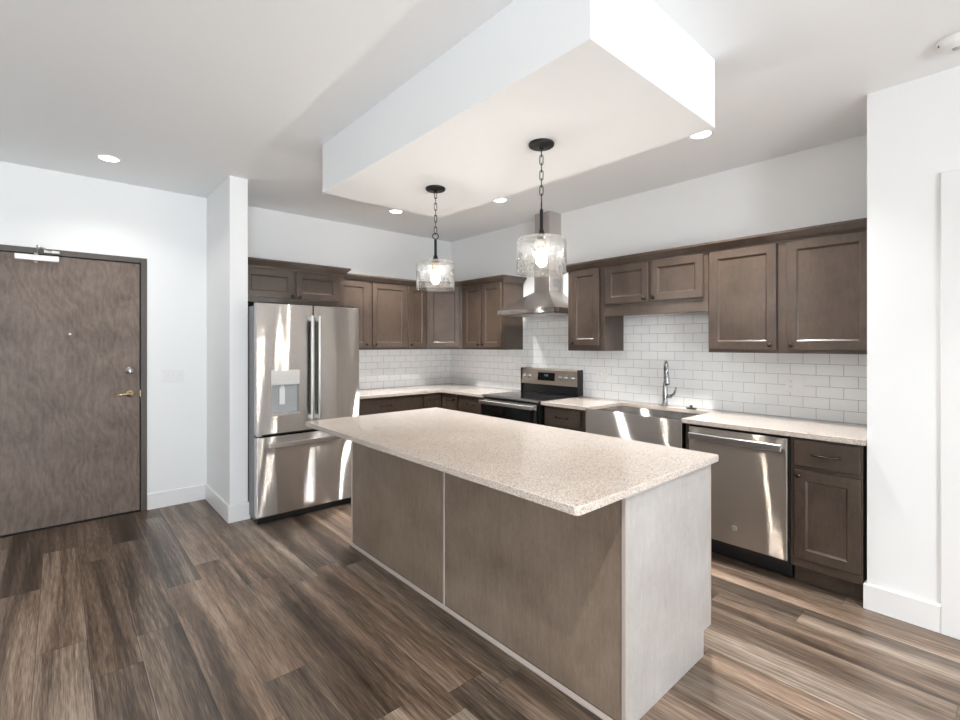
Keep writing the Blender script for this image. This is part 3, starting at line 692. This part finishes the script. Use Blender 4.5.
# ------------------------------------------------------------------ dishwasher
dw = thing('dishwasher', 'stainless front dishwasher right of the apron sink', 'dishwasher', (XS, 1.511, 0), RZ)
w = .606
MB().box(.004, w - .004, -.60, -.03, .10, .878).obj('body', 'blackplastic', dw)
MB().box(.004, w - .004, -.545, -.53, .012, .132).obj('toe_panel', 'blackplastic', dw)
MB().box(.0, w - .0, -.606, -.60, .132, .878).obj('door_seal', 'black', dw)
dd_ = MB().box(.007, w - .005, -.640, -.606, .134, .867, .004, 3).obj('door', 'steel_warm', dw)
h = MB().box(.02, w - .025, -.684, -.670, .788, .830, .005, 3)
for x in (.045, w - .05): h.box(x - .02, x + .02, -.675, -.64, .804, .828, .003)
h.obj('handle', 'nickel', dd_)
MB().lathe([(0, 0), (.017, 0), (.017, .003), (.014, .005), (0, .004)], 28, Matrix.Translation((.304, -.640, .245)) @ RX).obj('badge', 'nickel', dd_)

# ------------------------------------------------------------------ apron sink
sk = thing('apron_sink', 'stainless farmhouse sink with a tall exposed front', 'sink', (XS, 2.347, 0), RZ)
w = .806; yf, yb, zb, zt = -.668, -.152, .672, .905
def bowl():
    m = MB(); t_ = .012
    m.box(0, w, yf, yf + .018, zb, zt, .005, 3)
    m.box(0.006, .006 + t_, yf + .02, yb, zb, .883); m.box(w - .018, w - .006, yf + .02, yb, zb, .883); m.box(.006, w - .006, yb - t_, yb, zb, .883); m.box(.006, w - .006, yf + .02, yb, zb, zb + t_)
    return m
MBx = bowl(); MBx.obj('basin', 'sink_steel', sk)
MB().lathe([(.02, zb + .0125), (.045, zb + .0125), (.045, zb + .016), (.02, zb + .014)], 24, Matrix.Translation((w / 2, -.36, 0))).obj('drain', 'nickel', sk)

# faucet
fc = thing('kitchen_faucet', 'tall brushed metal pull-down faucet behind the sink', 'faucet', (XS - .095, 1.955, .914))
MB().lathe([(0, 0), (.028, 0), (.028, .006), (.022, .012), (.020, .05), (.021, .10), (.019, .16), (.014, .20), (0, .20)], 24).obj('body', 'chrome', fc)
pts = [(0, 0, .19)] + [(.84 * (-.075 + .075 * math.cos(a)), .54 * (-.075 + .075 * math.cos(a)), .29 + .085 * math.sin(a)) for a in [PI * i / 12 for i in range(0, 12)]] + [(-.124, -.080, .30)]
MB().tube(pts, .0125, 12).obj('spout', 'chrome', fc)
MB().lathe([(0, .185), (.019, .187), (.021, .20), (.016, .26), (.0135, .305), (0, .305)], 20, Matrix.Translation((-.124, -.080, 0))).obj('spray_head', 'chrome', fc)
MB().tube([(0, -.015, .085), (0, -.052, .085)], .016, 14).tube([(0, -.048, .088), (0, -.075, .105), (0, -.088, .135), (0, -.092, .165)], [.011, .010, .008, .006], 10).obj('lever', 'chrome', fc)
sp = MB().lathe([(0, 0), (.038, 0), (.040, .004), (.036, .008), (.014, .010), (.011, .018), (.016, .024), (.010, .028), (0, .028)], 28)
tag(sp.obj('sink_stopper', 'blackplastic', None, (XS - .10, 1.732, .914)), 'small black sink stopper with a center knob on the counter beside the faucet', 'stopper')

# ------------------------------------------------------------------ outlets and switches (local: facing -y)
def plate(name, label, cat, loc, rz, w, h, gangs, group=None):
    r = thing(name, label, cat, loc, rz, group)
    p = MB().box(-w / 2, w / 2, -.006, 0, -h / 2, h / 2, .002).obj('cover_plate', 'plastic', r)
    for i, g in enumerate(gangs):
        x = (i - (len(gangs) - 1) / 2) * .046
        if g == 's':
            MB().box(x - .005, x + .005, -.016, -.006, -.002, .012, .002).box(x - .009, x + .009, -.0075, -.006, -.018, .018, .0005).obj('switch', 'plastic', r)
        elif g == 'r':
            MB().box(x - .0165, x + .0165, -.009, -.006, -.033, .033, .001).obj('rocker', 'plastic', r)
        else:
            o = MB().box(x - .0165, x + .0165, -.0085, -.006, -.033, .033, .001).obj('receptacle', 'plastic', r)
            for z in (-.019, .019):
                MB().box(x - .0075, x - .0055, -.0092, -.0084, z - .002, z + .007).box(x + .0055, x + .0075, -.0092, -.0084, z - .002, z + .007).box(x - .002, x + .002, -.0092, -.0084, z - .010, z - .006).obj('socket', 'slot', o)
    return r
plate('switch_plate', 'white triple light switch plate on the wall beside the entry door', 'light switch', (.762, YF, 1.152), 0, .165, .115, 'sss')
plate('outlet_plate', 'white double outlet plate on the tile above the dishwasher', 'outlet', (XS - T, 1.038, 1.152), RZ, .116, .115, 'or')
plate('outlet_plate', 'white double outlet plate on the tile right of the range', 'outlet', (XS - T, 2.627, 1.152), RZ, .116, .118, 'or')

# ------------------------------------------------------------------ pendants
ZS = 2.463
def pendant(x, y, label, rotc):
    r = thing('pendant_light', label, 'pendant light', (x, y, ZS), rotc, 'pendant lights over the island')
    MB().lathe([(0, 0), (.064, 0), (.066, -.004), (.064, -.013), (.058, -.017), (.012, -.019), (.010, -.030), (0, -.031)], 36).obj('canopy', 'blackmetal', r)
    ch = MB(); z = -.026; n = 7; lh = .049
    for i in range(n):
        zc_ = z - lh * .40 - i * (lh * .80); pts = []
        for k in range(16):
            a = 2 * PI * k / 16; px_, pz = .0085 * math.cos(a), (lh / 2 - .0085) * (1 if math.sin(a) > 0 else -1) + .0085 * math.sin(a)
            pts.append((px_, 0, zc_ + pz) if i % 2 == 0 else (0, px_, zc_ + pz))
        ch.tube(pts, .0024, 6, closed=True)
    ch.obj('chain', 'blackmetal', r)
    zr = z - n * lh * .80 - .018
    MB().tube([(.019 * math.cos(2 * PI * k / 20), 0, zr + .019 * math.sin(2 * PI * k / 20)) for k in range(20)], .0032, 8, closed=True).obj('ring', 'blackmetal', r)
    zt_ = -.482       # top of the glass
    MB().lathe([(0, zr - .018), (.006, zr - .018), (.009, zr - .026), (.009, zt_ + .040), (.013, zt_ + .034), (.014, zt_ + .022), (.024, zt_ + .010), (.026, zt_ + .002), (.026, zt_ - .004), (0, zt_ - .004)], 24).obj('stem', 'blackmetal', r)
    MB().lathe([(0, zt_ - .004), (.023, zt_ - .004), (.023, zt_ - .060), (0, zt_ - .061)], 24).obj('socket', 'brass', r)
    ro = .127; hh = .186
    prof = [(.022, 0), (.095, -.001), (.112, -.004), (.122, -.012), (ro, -.026), (ro, -hh), (ro - .004, -hh - .001), (ro - .004, -.028), (.119, -.016), (.110, -.008), (.094, -.005), (.022, -.004)]
    MB().lathe([(a, zt_ + b_) for a, b_ in prof] + [(prof[0][0], zt_ + prof[0][1])], 64, closed=False).obj('glass_shade', 'glass', r)
    MB().lathe([(0, zt_ - .058), (.013, zt_ - .061), (.014, zt_ - .070), (.024, zt_ - .090), (.028, zt_ - .112), (.024, zt_ - .134), (.013, zt_ - .148), (0, zt_ - .152)], 24).obj('bulb', 'bulb', r)
    return r
pendant(1.859, 2.544, 'clear glass pendant with black chain over the far end of the island', R(-36))
pendant(1.854, 1.619, 'clear glass pendant with black chain over the near end of the island', R(42))

# ------------------------------------------------------------------ recessed lights, smoke detector
def can(x, y, label, watts, nm):
    r = thing('recessed_light', label, 'ceiling light', (x, y, H), 0, 'recessed ceiling lights')
    MB().lathe([(.058, 0), (.078, 0), (.078, -.003), (.070, -.006), (.060, -.004), (.058, 0)], 40, closed=False).obj('trim_ring', 'plastic', r)
    MB().lathe([(0, -.002), (.060, -.002), (.060, -.0035), (0, -.0035)], 32).obj('lens', 'can', r)
    l = bpy.data.lights.new(nm, 'AREA'); l.shape = 'DISK'; l.size = .11; l.energy = watts; l.color = (1, .99, .97); l.spread = R(125 if nm == 'lamp_entry' else 112)
    o = bpy.data.objects.new(nm, l); C.collection.objects.link(o); o.parent = r; o.location = (0, 0, -.006)
for x, y, l_, w_, nm in ((.269, 4.385, 'lit recessed ceiling light near the entry door', CAN_ENTRY, 'lamp_entry'), (2.57, 4.197, 'lit recessed ceiling light nearest the kitchen corner', CAN_KITCHEN, 'lamp_kitchen'),
                 (3.096, 3.216, 'lit recessed ceiling light in front of the range hood', CAN_HOOD, 'lamp_hood'), (3.097, 1.350, 'lit recessed ceiling light nearest the projecting wall, beside the dropped box', CAN_RIGHT, 'lamp_right')):
    can(x, y, l_, w_, nm)
for x, y in ((.27, .1), (-1.9, .1), (.27, -2.3), (-1.9, -2.3), (1.9, -.9), (1.9, -3.0)):     # added unseen lights behind the camera; their floor bounce brightens the ceiling
    can(x, y, 'added unseen ceiling light behind the viewpoint', CAN_FILL, 'lamp_fill')
sm = thing('smoke_detector', 'round white smoke detector on the ceiling', 'smoke detector', (2.985, .178, H))
MB().lathe([(0, 0), (.070, 0), (.070, -.012), (.064, -.030), (.050, -.038), (0, -.040)], 40).obj('housing', 'plastic', sm)
MB().lathe([(.0, -.0395), (.014, -.0395), (.014, -.043), (0, -.043)], 20).obj('test_button', 'greyplastic', sm)
for k in range(3): MB().box(-.003, .003, .052, .068, -.028, -.020, mtx=Matrix.Rotation(k * 2.1 + .6, 4, 'Z')).obj('vent_slot', 'slot', sm)
